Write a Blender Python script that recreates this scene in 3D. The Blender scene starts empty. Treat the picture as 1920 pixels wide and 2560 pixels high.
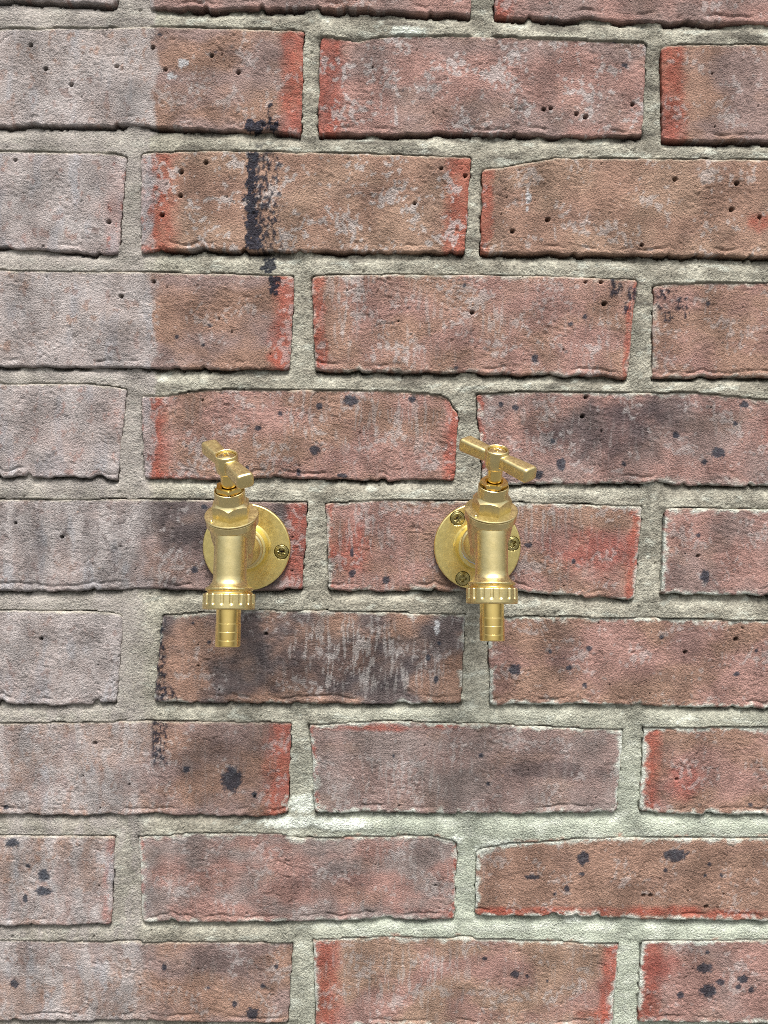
# Two brass garden taps on a weathered brick wall.
# Everything on the wall is laid out in millimetres of the wall face: x to the right, z up,
# depth "out" towards the viewer (world Y = -out).  Scene unit: metres.
import bpy, bmesh, math, random
import numpy as np
from mathutils import Matrix, Vector

scene = bpy.context.scene
C = scene.collection
R = math.radians

# ------------------------------------------------------------------ camera
cd = bpy.data.cameras.new('camera')
cam = bpy.data.objects.new('camera', cd)
C.objects.link(cam)
cd.sensor_fit = 'VERTICAL'
cd.sensor_height = 34.62
cd.lens = 26.0
cd.clip_start = 0.01
cd.clip_end = 500
_m = Matrix([[0.9997687,-0.0106065,-0.0187116],[-0.0181288,0.0526039,-0.9984509],[0.0115744,0.9985591,0.0523994]]).to_4x4()
_m.translation = Vector([0.04284,-0.51069,0.05126])
cam.matrix_world = _m
scene.camera = cam

# ------------------------------------------------------------------ sky, sun, exposure (overcast day)
SUN_EL, SUN_ROT = R(67), R(176)          # high, in front of the wall, a little to the right
world = bpy.data.worlds.new('World')
scene.world = world
world.use_nodes = True
wn, wl = world.node_tree.nodes, world.node_tree.links
bg = wn['Background']
sky = wn.new('ShaderNodeTexSky')
sky.sky_type = 'NISHITA'
sky.sun_disc = False
sky.sun_elevation = SUN_EL
sky.sun_rotation = SUN_ROT
sky.air_density = 1.6
sky.dust_density = 6.0
sky.ozone_density = 1.0
hs = wn.new('ShaderNodeHueSaturation')   # thin overcast: the blue is mostly veiled
hs.inputs['Saturation'].default_value = 0.6
wl.new(sky.outputs[0], hs.inputs['Color'])
wl.new(hs.outputs[0], bg.inputs['Color'])
bg.inputs['Strength'].default_value = 0.05
sd = bpy.data.lights.new('sun', 'SUN')
sd.energy = 1.5
sd.angle = R(23)
sd.color = (0.985, 0.99, 1.0)            # cloud light, close to neutral
sun = bpy.data.objects.new('sun', sd)
C.objects.link(sun)
_d = Vector((math.sin(SUN_ROT)*math.cos(SUN_EL), math.cos(SUN_ROT)*math.cos(SUN_EL), math.sin(SUN_EL)))
sun.rotation_euler = _d.to_track_quat('Z', 'Y').to_euler()
sun.location = _d*5
vs = scene.view_settings
vs.view_transform = 'Standard'
vs.look = 'None'
vs.gamma = 1.0
vs.use_curve_mapping = False
vs.exposure = 1.92
scene.cycles.filter_width = 1.0          # crisp, as a phone picture is
scene.cycles.use_denoising = False
scene.cycles.caustics_reflective = False
scene.cycles.caustics_refractive = False
scene.cycles.sample_clamp_indirect = .4
scene.cycles.blur_glossy = 1.0

# ------------------------------------------------------------------ tables measured on the wall (mm)
BRICK_OUTLINES = {   # course+place: (top edge, bottom edge, left edge, right edge) in wall millimetres
    '0a': ([(-325.3,403.4),(-121.5,405.6)],[(-326.9,346.4),(-191.6,348.5),(-122.8,347.2)],[(-325.3,403.4),(-326.9,346.4)],[(-120.9,405.6),(-122.2,347.2)]),
    '0b': ([(-101.9,404.6),(103.9,406.8)],[(-100.7,344.8),(-31.3,346.6),(38.4,347.9),(104.1,345.3)],[(-101.3,404.6),(-100.7,344.8)],[(106.0,406.8),(104.4,345.3)]),
    '0c': ([(119.4,405.7),(332.2,408.0)],[(120.5,344.5),(298.1,344.9),(334.8,345.1)],[(119.9,405.7),(120.5,344.5)],[(333.7,408.0),(335.4,345.1)]),
    '1a': ([(-212.3,330.9),(-187.5,330.9),(-93.4,334.4),(-4.6,334.0)],[(-213.3,270.4),(-101.0,272.0),(-40.0,270.0),(-5.7,268.9)],[(-212.9,330.9),(-213.0,270.4)],[(-2.8,334.0),(-4.2,268.9)]),
    '1b': ([(7.3,330.2),(10.3,330.8),(32.6,328.2),(43.1,330.7),(62.4,332.3),(93.8,332.9),(146.3,332.9),(218.6,331.0)],[(7.2,269.7),(49.7,269.7),(79.8,271.4),(162.8,270.4),(217.3,272.0)],[(7.9,330.2),(6.9,269.7)],[(219.2,331.0),(218.5,272.1)]),
    '1c': ([(229.3,328.9),(241.3,330.3),(298.6,331.5),(445.6,330.5)],[(231.7,269.4),(300.9,269.8),(448.9,270.0)],[(229.3,328.9),(231.7,269.4)],[(445.6,330.5),(445.8,269.9)]),
    '2a': ([(-323.7,253.2),(-197.4,254.7),(-123.4,254.1),(-117.4,252.5)],[(-325.4,192.5),(-198.2,193.8),(-161.1,191.8),(-122.3,190.0)],[(-323.7,253.2),(-323.9,192.6)],[(-116.6,252.5),(-122.3,190.0)]),
    '2b': ([(-107.0,255.0),(-63.9,257.3),(40.9,257.2),(106.5,256.1)],[(-107.3,192.1),(-72.9,193.5),(-66.9,195.1),(-57.9,193.2),(41.5,194.2),(103.3,194.7)],[(-107.0,255.0),(-107.6,192.1)],[(106.5,256.1),(103.3,194.7)]),
    '2c': ([(113.9,248.3),(128.4,250.3),(140.4,252.6),(161.6,256.8),(301.4,258.3),(332.3,258.3)],[(114.3,194.9),(303.8,195.3),(334.9,195.2)],[(114.2,248.3),(114.0,194.9)],[(332.3,258.3),(333.4,195.2)]),
    '3a': ([(-219.3,179.0),(-198.5,178.7),(-96.9,179.2),(-9.7,178.5)],[(-220.3,117.1),(-199.4,116.8),(-124.3,117.2),(-63.9,116.9),(-10.9,117.3)],[(-219.3,179.0),(-219.7,117.1)],[(-8.2,178.5),(-10.6,117.3)]),
    '3b': ([(3.9,178.7),(50.8,180.1),(157.2,180.9),(217.0,179.2)],[(5.8,117.0),(51.5,117.0),(143.3,116.1),(211.7,115.3)],[(3.6,178.7),(6.4,117.0)],[(217.6,179.2),(212.3,115.3)]),
    '3c': ([(228.4,175.7),(241.6,177.8),(304.4,179.1),(447.5,179.5)],[(230.2,115.8),(306.8,116.6),(450.9,115.8)],[(229.0,175.8),(229.9,115.8)],[(447.5,179.5),(447.7,115.7)]),
    '4a': ([(-327.8,105.4),(-199.5,106.0),(-139.4,106.2),(-117.7,103.5)],[(-329.5,43.5),(-200.4,44.0),(-156.6,45.4),(-124.8,43.4)],[(-327.8,105.4),(-328.0,43.5)],[(-117.4,103.5),(-124.2,43.4)]),
    '4b': ([(-107.8,99.1),(-94.2,99.3),(-63.9,103.9),(51.6,104.9),(70.0,103.6),(89.0,102.9),(94.5,99.7),(97.1,94.2),(100.8,91.2)],[(-105.9,44.2),(-2.9,45.7),(52.3,45.7),(98.5,46.2)],[(-108.1,99.1),(-105.9,44.2)],[(100.8,91.2),(99.1,46.2)]),
    '4c': ([(112.9,102.7),(137.4,105.1),(257.8,106.1),(307.3,102.2),(335.7,101.0)],[(118.3,43.7),(160.3,43.5),(228.6,45.8),(309.6,43.7),(338.1,43.0)],[(112.9,102.7),(118.3,43.7)],[(335.7,101.0),(336.5,43.0)]),
    '5a': ([(-218.7,29.5),(-102.1,31.4),(0.9,30.4)],[(-219.7,-30.9),(-201.5,-30.5),(-155.8,-30.7),(-110.0,-28.7),(-33.2,-29.3),(-0.9,-29.0)],[(-218.7,29.5),(-219.1,-30.9)],[(1.5,30.4),(-1.5,-29.0)]),
    '5b': ([(14.1,29.9),(52.5,32.8),(145.1,31.9),(225.0,30.3)],[(16.1,-27.9),(53.2,-28.5),(143.3,-28.4),(193.3,-31.7),(222.2,-32.4)],[(13.8,29.9),(16.4,-27.9)],[(225.3,30.3),(221.8,-32.4)]),
    '5c': ([(240.6,29.3),(310.1,28.8),(458.7,27.5)],[(240.2,-28.2),(312.3,-29.7),(461.9,-32.3)],[(241.0,29.3),(239.6,-28.2)],[(458.7,27.5),(458.7,-32.3)]),
    '6a': ([(-335.0,-43.9),(-201.7,-43.5),(-131.5,-43.8),(-120.8,-46.5)],[(-336.7,-107.2),(-202.6,-106.7),(-178.1,-107.5),(-141.2,-106.4),(-125.8,-104.7)],[(-335.0,-43.9),(-336.1,-107.2)],[(-120.5,-46.5),(-125.1,-104.7)]),
    '6b': ([(-94.1,-45.7),(-33.2,-42.1),(53.3,-42.6),(106.8,-43.7)],[(-101.1,-105.2),(-48.5,-105.2),(54.1,-105.5),(106.0,-104.2)],[(-94.1,-45.7),(-100.8,-105.2)],[(107.7,-43.7),(106.0,-104.2)]),
    '6c': ([(123.7,-46.4),(140.5,-44.7),(199.9,-45.2),(313.0,-46.5),(345.0,-47.1)],[(126.0,-105.7),(192.1,-104.7),(248.9,-105.9),(315.3,-106.8),(347.5,-107.3)],[(123.7,-46.4),(126.0,-105.7)],[(345.0,-47.1),(345.9,-107.3)]),
    '7a': ([(-225.8,-120.7),(-202.8,-119.9),(-104.2,-117.8),(-10.6,-118.2)],[(-226.8,-182.4),(-203.7,-182.6),(-137.1,-182.7),(-104.5,-181.7),(-31.3,-183.3),(-10.9,-181.7)],[(-225.8,-120.7),(-226.2,-182.4)],[(-8.8,-118.2),(-10.3,-181.7)]),
    '7b': ([(4.3,-119.7),(54.2,-116.6),(132.6,-119.0),(216.2,-121.8)],[(7.9,-180.6),(54.9,-179.8),(108.5,-180.9),(213.0,-179.3)],[(4.0,-119.7),(8.2,-180.6)],[(216.5,-121.8),(213.4,-179.3)]),
    '7c': ([(231.0,-120.4),(315.8,-119.6),(453.8,-121.1)],[(230.5,-179.2),(257.7,-180.4),(318.1,-181.2),(457.0,-182.7)],[(231.3,-120.4),(230.2,-179.2)],[(453.8,-121.1),(453.8,-182.7)]),
    '8a': ([(-345.4,-197.1),(-203.9,-196.3),(-127.9,-196.8)],[(-347.2,-258.8),(-204.8,-259.0),(-129.9,-258.3)],[(-345.4,-197.1),(-345.6,-258.8)],[(-127.0,-196.8),(-129.9,-258.3)]),
    '8b': ([(-110.8,-197.4),(-79.7,-195.0),(-17.1,-194.5),(-4.6,-198.4),(55.1,-196.3),(86.7,-196.2),(99.9,-198.1),(104.4,-200.6)],[(-108.6,-256.7),(-48.4,-257.3),(55.8,-255.0),(103.4,-254.9)],[(-110.8,-197.4),(-108.9,-256.7)],[(105.0,-200.6),(103.4,-254.9)]),
    '8c': ([(118.5,-207.7),(123.2,-204.5),(137.4,-201.2),(169.1,-199.8),(191.2,-197.2),(318.7,-196.5),(338.3,-196.8)],[(118.3,-252.3),(183.0,-252.3),(231.1,-254.5),(321.0,-255.8),(340.7,-256.1)],[(118.8,-207.7),(118.0,-252.3)],[(338.3,-196.8),(339.1,-256.1)]),
    '9a': ([(-225.2,-269.4),(-204.9,-269.4),(-111.2,-271.0),(-7.3,-271.0)],[(-226.1,-326.4),(-205.8,-326.1),(-16.6,-328.1),(-9.6,-328.8)],[(-225.2,-269.4),(-225.8,-326.4)],[(-6.7,-271.0),(-9.6,-328.8)]),
    '9b': ([(7.5,-269.0),(55.9,-266.4),(135.5,-268.7),(217.2,-271.9)],[(8.9,-331.1),(56.7,-330.6),(215.6,-332.6)],[(7.2,-269.0),(9.5,-331.1)],[(217.8,-271.9),(214.7,-332.6)]),
    '9c': ([(233.8,-269.6),(321.5,-269.0),(451.7,-269.6)],[(232.3,-327.3),(323.8,-329.4),(454.9,-331.7)],[(234.1,-269.6),(232.3,-327.3)],[(451.7,-269.6),(451.6,-331.7)]),
}
SPOTS = [(-94.9,329.2,1.5,1.2),(198.4,331.7,1.8,1.5),(205.4,316.7,2.2,1.8),(9.0,94.0,2.2,2.2),(29.4,97.9,4.9,4.0),(-31.1,78.9,2.5,1.8),(6.2,65.0,3.7,3.7),(-38.1,52.9,1.5,1.5),(24.1,48.4,3.7,1.8),(-4.4,50.2,1.8,2.5),(70.0,99.4,2.8,2.2),(-16.8,88.8,1.8,1.8),(129.0,96.8,1.8,1.8),(138.9,94.8,2.2,2.2),(291.9,98.9,3.4,2.5),(275.9,66.5,4.9,4.0),(169.9,57.5,3.4,4.6),(154.6,50.5,3.7,3.1),(246.9,77.8,2.5,2.5),(164.0,72.8,1.8,1.8),(266.2,60.2,2.5,1.8),(212.4,58.0,1.8,1.8),(286.4,86.0,1.8,1.8),(54.6,-21.1,2.8,2.8),(149.4,3.2,3.1,1.8),(179.9,-7.4,1.8,1.8),(263.1,11.1,1.5,1.5),(268.8,-16.9,3.4,4.9),(31.3,-2.6,1.5,3.1),(31.4,-16.6,2.2,2.8),(-73.2,-15.4,2.5,2.5),(-66.4,26.6,2.5,1.8),(90.6,-63.9,1.5,1.5),(83.0,-73.4,1.8,2.5),(88.8,-87.6,1.8,2.8),(165.7,-68.7,1.5,1.5),(178.5,-79.7,2.2,2.2),(189.8,-91.7,1.8,1.8),(141.9,-80.9,4.9,3.7),(191.7,-66.3,2.2,2.2),(240.8,-58.1,1.5,1.5),(305.9,-67.1,1.5,1.5),(293.1,-83.0,2.5,1.5),(-74.1,-51.1,1.2,1.2),(-63.4,-64.1,1.5,1.8),(-48.5,-157.5,7.4,8.6),(-32.9,-168.0,2.2,2.2),(-78.9,-150.3,2.8,2.5),(-199.9,-177.2,1.8,1.8),(125.2,-160.0,1.5,1.5),(306.0,-173.8,1.8,1.8),(120.1,-139.8,1.8,1.8),(60.7,-140.7,1.2,1.2),(191.6,-211.5,4.3,5.2),(255.0,-208.7,8.6,4.3),(190.9,-222.5,2.2,1.5),(278.6,-215.2,1.5,1.8),(287.2,-223.0,1.5,1.5),(248.3,-219.5,1.8,1.8),(276.0,-223.3,1.2,1.2),(156.6,-224.5,5.2,1.8),(180.7,-232.6,2.2,2.2),(172.4,-236.2,1.2,1.2),(125.2,-282.5,1.8,1.8),(146.2,-293.7,2.8,3.1),(154.9,-295.0,1.5,1.5),(168.8,-298.3,1.2,1.2),(277.9,-289.1,5.5,4.0),(280.7,-305.0,6.2,4.9),(288.6,-298.4,3.4,2.8),(304.7,-296.8,3.7,3.1),(261.4,-308.0,3.1,2.5),(310.8,-304.1,2.5,2.5),(279.1,-277.6,1.5,1.5),(301.7,-302.4,2.2,1.8),(-94.0,-288.9,2.2,2.5),(-17.7,-288.3,1.5,1.5),(-27.1,-302.1,1.8,1.8),(-64.1,-303.0,1.2,1.2),(-46.1,-314.6,2.2,2.2),(-34.0,-321.2,4.6,4.3),(-195.4,-300.3,3.1,3.1),(-195.6,-201.1,4.9,3.1),(-174.8,-223.5,3.7,4.6),(-174.9,-234.8,5.5,3.1),(-187.4,-239.6,1.8,3.1),(-185.0,-217.4,1.8,1.8),(103.4,173.8,1.5,1.5),(173.9,149.9,1.8,1.5),(150.8,126.9,2.2,3.1),(98.8,120.1,1.8,1.2),(265.1,164.9,1.5,1.5),(183.3,154.6,1.8,1.8),(-84.4,137.6,1.5,1.5),(-67.5,132.8,1.2,1.2),(-63.0,145.4,1.2,1.2)]
PITS = [(-177.0,320.8),(-167.8,306.6),(-99.3,321.0),(-91.4,307.6),(-44.6,306.8),(-61.8,316.9),(-122.4,309.0),(-151.7,297.1),(153.3,287.8),(157.8,288.5),(180.6,283.4),(-65.4,249.3),(-93.8,215.6),(-81.8,228.2),(-81.5,243.2),(87.0,248.4),(102.8,244.2),(108.9,156.4),(-128.1,210.6),(-187.7,248.8),(-120.4,163.4),(195.9,163.2),(183.3,177.1),(193.4,177.3),(185.5,102.1),(183.7,89.3),(263.6,-2.9),(257.6,-68.7),(292.0,-59.6),(254.3,-156.2),(233.8,-237.5),(238.6,-237.5),(277.4,-245.6),(-190.8,14.5),(-160.3,5.6),(-174.5,-62.5),(-139.8,-133.2),(-25.8,-58.2),(240.4,244.4),(281.4,242.5),(278.4,225.7),(70.1,225.9),(-108.8,191.7),(-99.3,172.9),(211.3,292.2),(219.7,201.7),(134.4,209.2),(157.3,217.0),(174.8,285.3),(297.0,221.0)]
TAR = [[(-37.0,256.9),(-32.2,257.0),(-33.1,247.6),(-31.6,235.9),(-32.7,224.1),(-30.9,212.3),(-29.1,202.0),(-30.3,194.5),(-40.5,194.4),(-39.6,206.2),(-40.5,221.0),(-39.1,235.7),(-39.7,244.5)],[(-27.5,189.8),(-21.2,190.8),(-18.8,184.3),(-21.8,179.2),(-26.6,178.2),(-28.1,182.7)],[(-24.8,177.7),(-19.1,177.8),(-18.4,169.4),(-20.8,163.1),(-23.2,167.3)],[(-40.1,279.0),(-35.6,279.1),(-34.7,276.2),(-30.5,277.5),(-28.1,275.2),(-27.5,269.7),(-37.1,268.9),(-40.0,272.3)],[(-25.5,288.1),(-24.3,288.1),(-23.4,276.5),(-18.6,276.6),(-18.0,270.1),(-25.7,270.0)]]
SMEAR = [(-24.4,224.2,8.6,35.4,0.55),(-22.1,252.2,6.8,3.7,0.5),(-22.2,274.1,6.8,4.3,0.45),(203.3,175.0,4.3,6.8,0.8),(214.5,170.1,3.7,4.9,0.75),(211.3,161.0,2.5,4.3,0.6),(237.2,170.5,7.4,3.7,0.6),(248.2,164.6,4.9,4.3,0.65),(239.2,155.4,3.7,3.7,0.6),(232.8,162.9,2.8,2.8,0.6),(252.1,157.1,2.5,2.5,0.5),(-96.4,-74.4,4.3,29.2,0.75),(-96.6,-131.0,5.5,16.9,0.65),(-91.8,-99.5,9.2,5.5,0.5)]
DARK = [(25.8,-79.8,67.7,21.5,0.52),(-5.3,-67.5,43.1,18.5,0.3),(196.6,80.2,58.5,26.2,0.55),(239.6,93.0,49.2,18.5,0.4),(164.8,-150.5,52.3,8.0,0.4),(14.5,-226.7,33.8,12.3,0.28),(260.1,-59.2,18.5,18.5,0.3),(175.4,-66.1,12.3,30.8,0.3),(-54.6,-285.4,33.8,18.5,0.25),(-70.2,-146.8,33.8,21.5,0.25),(-72.9,223.4,12.3,18.5,0.12),(-73.2,0.4,18.5,27.7,0.2),(-93.0,0.2,5.5,27.7,0.35)]
RED = [(314.6,83.3,8.6,27.7),(195.6,-0.1,36.9,18.5),(31.3,-1.7,15.4,24.6),(260.1,-158.1,15.4,16.9),(297.1,218.0,9.2,7.7),(186.2,-249.3,123.1,4.3),(128.7,-248.7,18.5,4.3),(250.2,-247.6,40.0,4.9),(288.9,-250.9,36.9,4.3),(44.9,-121.4,40.0,3.1),(94.9,-119.9,18.5,3.1),(-100.5,47.6,18.5,3.7),(-18.5,124.5,9.2,4.9),(33.1,-196.0,61.5,2.5),(245.0,-288.8,18.5,12.3),(207.3,-321.9,18.5,6.2)]
PATCH = [(123.2,-206.4,6.2,4.9),(137.4,-201.2,12.3,2.8),(104.1,-199.0,4.9,3.1),(-0.0,-174.6,11.7,6.2),(-4.6,-187.4,23.1,4.0),(26.7,-188.9,18.5,3.7),(186.2,-251.9,7.4,5.5),(63.9,334.6,12.3,3.1),(141.1,-75.9,4.3,3.1)]
STREAK = [(35.0,-70.3,49.2,33.8,0.85),(72.5,-79.5,27.7,27.7,0.7),(-2.2,-73.7,21.5,24.6,0.45),(29.7,162.7,24.6,36.9,0.7),(72.3,154.4,36.9,27.7,0.5),(124.2,152.2,12.3,18.5,0.6),(-3.1,86.9,13.8,24.6,0.7),(30.5,81.2,18.5,27.7,0.6),(61.0,87.7,40.0,30.8,0.6),(159.3,88.9,43.1,33.8,0.35),(206.1,71.1,30.8,18.5,0.3),(37.3,13.8,33.8,27.7,0.6),(154.6,21.2,46.2,24.6,0.6),(64.1,-158.9,46.2,21.5,0.6),(95.3,-142.8,46.2,18.5,0.4),(77.5,-220.1,67.7,27.7,0.45),(72.2,-295.3,67.7,33.8,0.6),(187.2,-292.1,18.5,30.8,0.4),(-29.8,-149.8,18.5,18.5,0.3),(277.2,84.3,18.5,18.5,0.3)]
WHITE = [(144.2,231.7,1.5,4.3),(143.5,224.2,0.9,2.8),(89.2,-52.6,2.2,4.9),(-80.2,273.0,6.8,3.1),(-87.6,303.3,3.1,1.8),(-69.8,300.8,9.2,7.7),(160.5,172.3,9.2,5.5),(99.5,172.8,10.8,12.3),(-80.1,312.2,3.1,2.8)]

# ------------------------------------------------------------------ helpers
def srgb(r, g, b):
    f = lambda c: (c/255)/12.92 if c/255 <= .04045 else (((c/255)+.055)/1.055)**2.4
    return np.array([f(r), f(g), f(b)])

_tab = {}
def gnoise(x, y, seed=0):
    """2-D gradient noise, about -1..1"""
    if seed not in _tab:
        a = np.random.RandomState(seed).rand(256, 256)*2*np.pi
        _tab[seed] = (np.cos(a), np.sin(a))
    gx, gy = _tab[seed]
    xi, yi = np.floor(x).astype(int), np.floor(y).astype(int)
    fx, fy = x-xi, y-yi
    ux, uy = fx*fx*fx*(fx*(fx*6-15)+10), fy*fy*fy*(fy*(fy*6-15)+10)
    def dot(i, j):
        a, b = (xi+i) & 255, (yi+j) & 255
        return gx[a, b]*(fx-i)+gy[a, b]*(fy-j)
    n0 = dot(0, 0)*(1-ux)+dot(1, 0)*ux
    n1 = dot(0, 1)*(1-ux)+dot(1, 1)*ux
    return (n0*(1-uy)+n1*uy)*1.5

def fbm(x, y, seed=0, octv=4, gain=.5):
    s, a = 0, 1.0
    for o in range(octv):
        s = s+a*gnoise(x*2**o+17.3*o, y*2**o-9.1*o, seed+o)
        a *= gain
    return s

def sstep(a, b, x):
    t = np.clip((x-a)/(b-a), 0, 1)
    return t*t*(3-2*t)

def lerp(c, d, m):
    return c*(1-m[:, None])+np.asarray(d)*m[:, None]

def new_obj(name, me, mat, parent=None):
    o = bpy.data.objects.new(name, me)
    C.objects.link(o)
    if mat is not None and not me.materials:
        me.materials.append(mat)
    if parent is not None:
        o.parent = parent
    return o

def grid_mesh(name, V, nu, nv, closed_u=False, flip=False, skip=None):
    """quads over V[(i,j)] with i fast (nu) and j slow (nv), shaded smooth"""
    i = np.arange(nu if closed_u else nu-1)
    j = np.arange(nv-1)
    I, J = np.meshgrid(i, j)
    I2 = (I+1) % nu
    q = np.stack([J*nu+I, J*nu+I2, (J+1)*nu+I2, (J+1)*nu+I], -1).reshape(-1, 4)
    if flip:
        q = q[:, ::-1]
    if skip is not None:      # leave the face and its sides unwelded so the arris stays crisp
        k = ((I == skip) | (I == nu-2-skip) | (J == skip) | (J == nv-2-skip)).ravel()
        q = q[~k]
    return mesh_np(name, V, q)

def mesh_np(name, V, q, smooth=True):
    me = bpy.data.meshes.new(name)
    n = len(q)
    me.vertices.add(len(V))
    me.vertices.foreach_set('co', np.ascontiguousarray(V, dtype=np.float32).ravel())
    me.loops.add(n*4)
    me.loops.foreach_set('vertex_index', np.ascontiguousarray(q, dtype=np.int32).ravel())
    me.polygons.add(n)
    me.polygons.foreach_set('loop_start', np.arange(0, n*4, 4, dtype=np.int32))
    me.polygons.foreach_set('use_smooth', np.full(n, smooth))
    me.update(calc_edges=True)
    me.validate()
    return me

def set_pigment(me, rgb, gloss):
    a = me.color_attributes.new('pigment', 'FLOAT_COLOR', 'POINT')
    d = np.empty((len(rgb), 4), np.float32)
    d[:, :3] = np.clip(rgb, 0, 1)
    d[:, 3] = gloss
    a.data.foreach_set('color', d.ravel())

# ------------------------------------------------------------------ materials
def mat_new(name):
    m = bpy.data.materials.new(name)
    m.use_nodes = True
    n, l = m.node_tree.nodes, m.node_tree.links
    return m, n, l, n['Principled BSDF']

def noise_node(n, l, vec, scale, detail=4.0, rough=.55):
    t = n.new('ShaderNodeTexNoise')
    t.inputs['Scale'].default_value = scale
    t.inputs['Detail'].default_value = detail
    t.inputs['Roughness'].default_value = rough
    l.new(vec, t.inputs['Vector'])
    return t

def map_range(n, l, src, a, b, c, d):
    t = n.new('ShaderNodeMapRange')
    t.inputs['From Min'].default_value = a
    t.inputs['From Max'].default_value = b
    t.inputs['To Min'].default_value = c
    t.inputs['To Max'].default_value = d
    l.new(src, t.inputs['Value'])
    return t.outputs[0]

def masonry_material(name, grain_scale, lo, hi, bump_scale, bump_d, speck):
    """pigment from the mesh, with grain, sand specks and fine relief added here"""
    m, n, l, p = mat_new(name)
    at = n.new('ShaderNodeAttribute')
    at.attribute_name = 'pigment'
    tc = n.new('ShaderNodeTexCoord')
    vec = tc.outputs['Object']
    g1 = noise_node(n, l, vec, grain_scale, 5, .65)
    f1 = map_range(n, l, g1.outputs[0], .32, .68, lo, hi)
    vm = n.new('ShaderNodeVectorMath')
    vm.operation = 'SCALE'
    l.new(at.outputs['Color'], vm.inputs[0])
    l.new(f1, vm.inputs['Scale'])
    # sand grains: small dark and pale specks
    g2 = noise_node(n, l, vec, grain_scale*1.7, 2, .5)
    dk = map_range(n, l, g2.outputs[0], .30, .38, 1, 0)
    wh = map_range(n, l, g2.outputs[0], .64, .72, 0, 1)
    mx = n.new('ShaderNodeMix'); mx.data_type = 'RGBA'
    sc = n.new('ShaderNodeMath'); sc.operation = 'MULTIPLY'; sc.inputs[1].default_value = speck
    l.new(dk, sc.inputs[0]); l.new(sc.outputs[0], mx.inputs['Factor'])
    l.new(vm.outputs[0], mx.inputs['A'])
    mx.inputs['B'].default_value = (.05, .045, .04, 1)
    my = n.new('ShaderNodeMix'); my.data_type = 'RGBA'
    sc2 = n.new('ShaderNodeMath'); sc2.operation = 'MULTIPLY'; sc2.inputs[1].default_value = speck*.6
    l.new(wh, sc2.inputs[0]); l.new(sc2.outputs[0], my.inputs['Factor'])
    l.new(mx.outputs['Result'], my.inputs['A'])
    my.inputs['B'].default_value = (.55, .50, .42, 1)
    l.new(my.outputs['Result'], p.inputs['Base Color'])
    l.new(map_range(n, l, at.outputs['Alpha'], 0, 1, .92, .38), p.inputs['Roughness'])
    p.inputs['Specular IOR Level'].default_value = .12
    b1 = noise_node(n, l, vec, bump_scale, 6, .62)
    bp = n.new('ShaderNodeBump')
    bp.inputs['Strength'].default_value = 1.0
    bp.inputs['Distance'].default_value = bump_d
    area = noise_node(n, l, vec, 38, 3, .6)
    l.new(map_range(n, l, area.outputs[0], .35, .65, .45, 1.0), bp.inputs['Strength'])
    l.new(b1.outputs[0], bp.inputs['Height'])
    l.new(bp.outputs[0], p.inputs['Normal'])
    return m

M_BRICK = masonry_material('fired clay', 950, .74, 1.22, 1000, .0066, .28)
M_MORTAR = masonry_material('sandy mortar', 860, .74, 1.20, 820, .0060, .50)

def brass(name, col, rough, grain=0.0, grain_scale=2500, mottled=.06):
    m, n, l, p = mat_new(name)
    p.inputs['Metallic'].default_value = 1
    tc = n.new('ShaderNodeTexCoord')
    vec = tc.outputs['Object']
    a = noise_node(n, l, vec, 140, 4, .6)
    v = n.new('ShaderNodeHueSaturation')
    v.inputs['Color'].default_value = (*col, 1)
    l.new(map_range(n, l, a.outputs[0], .3, .7, 1-mottled*2, 1+mottled), v.inputs['Value'])
    l.new(map_range(n, l, a.outputs[0], .3, .7, 1+mottled, 1-mottled), v.inputs['Saturation'])
    l.new(v.outputs[0], p.inputs['Base Color'])
    b = noise_node(n, l, vec, 420, 3, .6)
    l.new(map_range(n, l, b.outputs[0], .3, .7, rough*.85, rough*1.2), p.inputs['Roughness'])
    if grain:
        g = noise_node(n, l, vec, grain_scale, 3, .6)
        bp = n.new('ShaderNodeBump')
        bp.inputs['Strength'].default_value = 1
        bp.inputs['Distance'].default_value = grain
        l.new(g.outputs[0], bp.inputs['Height'])
        l.new(bp.outputs[0], p.inputs['Normal'])
    return m

M_CAST = brass('sand cast brass', (.76, .62, .30), .32, .00003, 420, .04)
M_POL = brass('turned brass', (.90, .67, .25), .15, 0, 900, .03)
M_BAND = brass('machined brass rim', (.80, .65, .32), .22)
M_PLATE = brass('satin brass plate', (.92, .76, .31), .31, 0, 1600, .03)
M_ZINC = brass('yellow passivated steel', (.40, .34, .14), .24, 0, 1500, .10)
m, n, l, p = mat_new('white thread tape')
p.inputs['Base Color'].default_value = (.85, .86, .88, 1)
p.inputs['Roughness'].default_value = .5
M_TAPE = m

# ------------------------------------------------------------------ ground in front of the wall
GROUND_Z = -.6275
def build_ground():
    m, n, l, p = mat_new('worn asphalt paving')
    tc = n.new('ShaderNodeTexCoord')
    a = noise_node(n, l, tc.outputs['Object'], 3, 8, .6)
    r = n.new('ShaderNodeValToRGB')
    r.color_ramp.elements[0].color = (.065, .065, .062, 1)
    r.color_ramp.elements[1].color = (.115, .112, .105, 1)
    l.new(a.outputs[0], r.inputs[0])
    l.new(r.outputs[0], p.inputs['Base Color'])
    p.inputs['Roughness'].default_value = .9
    V = np.array([(-200, -200, 0), (200, -200, 0), (200, 200, 0), (-200, 200, 0)], float)
    me = mesh_np('ground', V, np.array([[0, 1, 2, 3]]), False)
    o = new_obj('ground', me, m)
    o.location = (0, 0, GROUND_Z)
    o['kind'] = 'structure'
build_ground()

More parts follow.
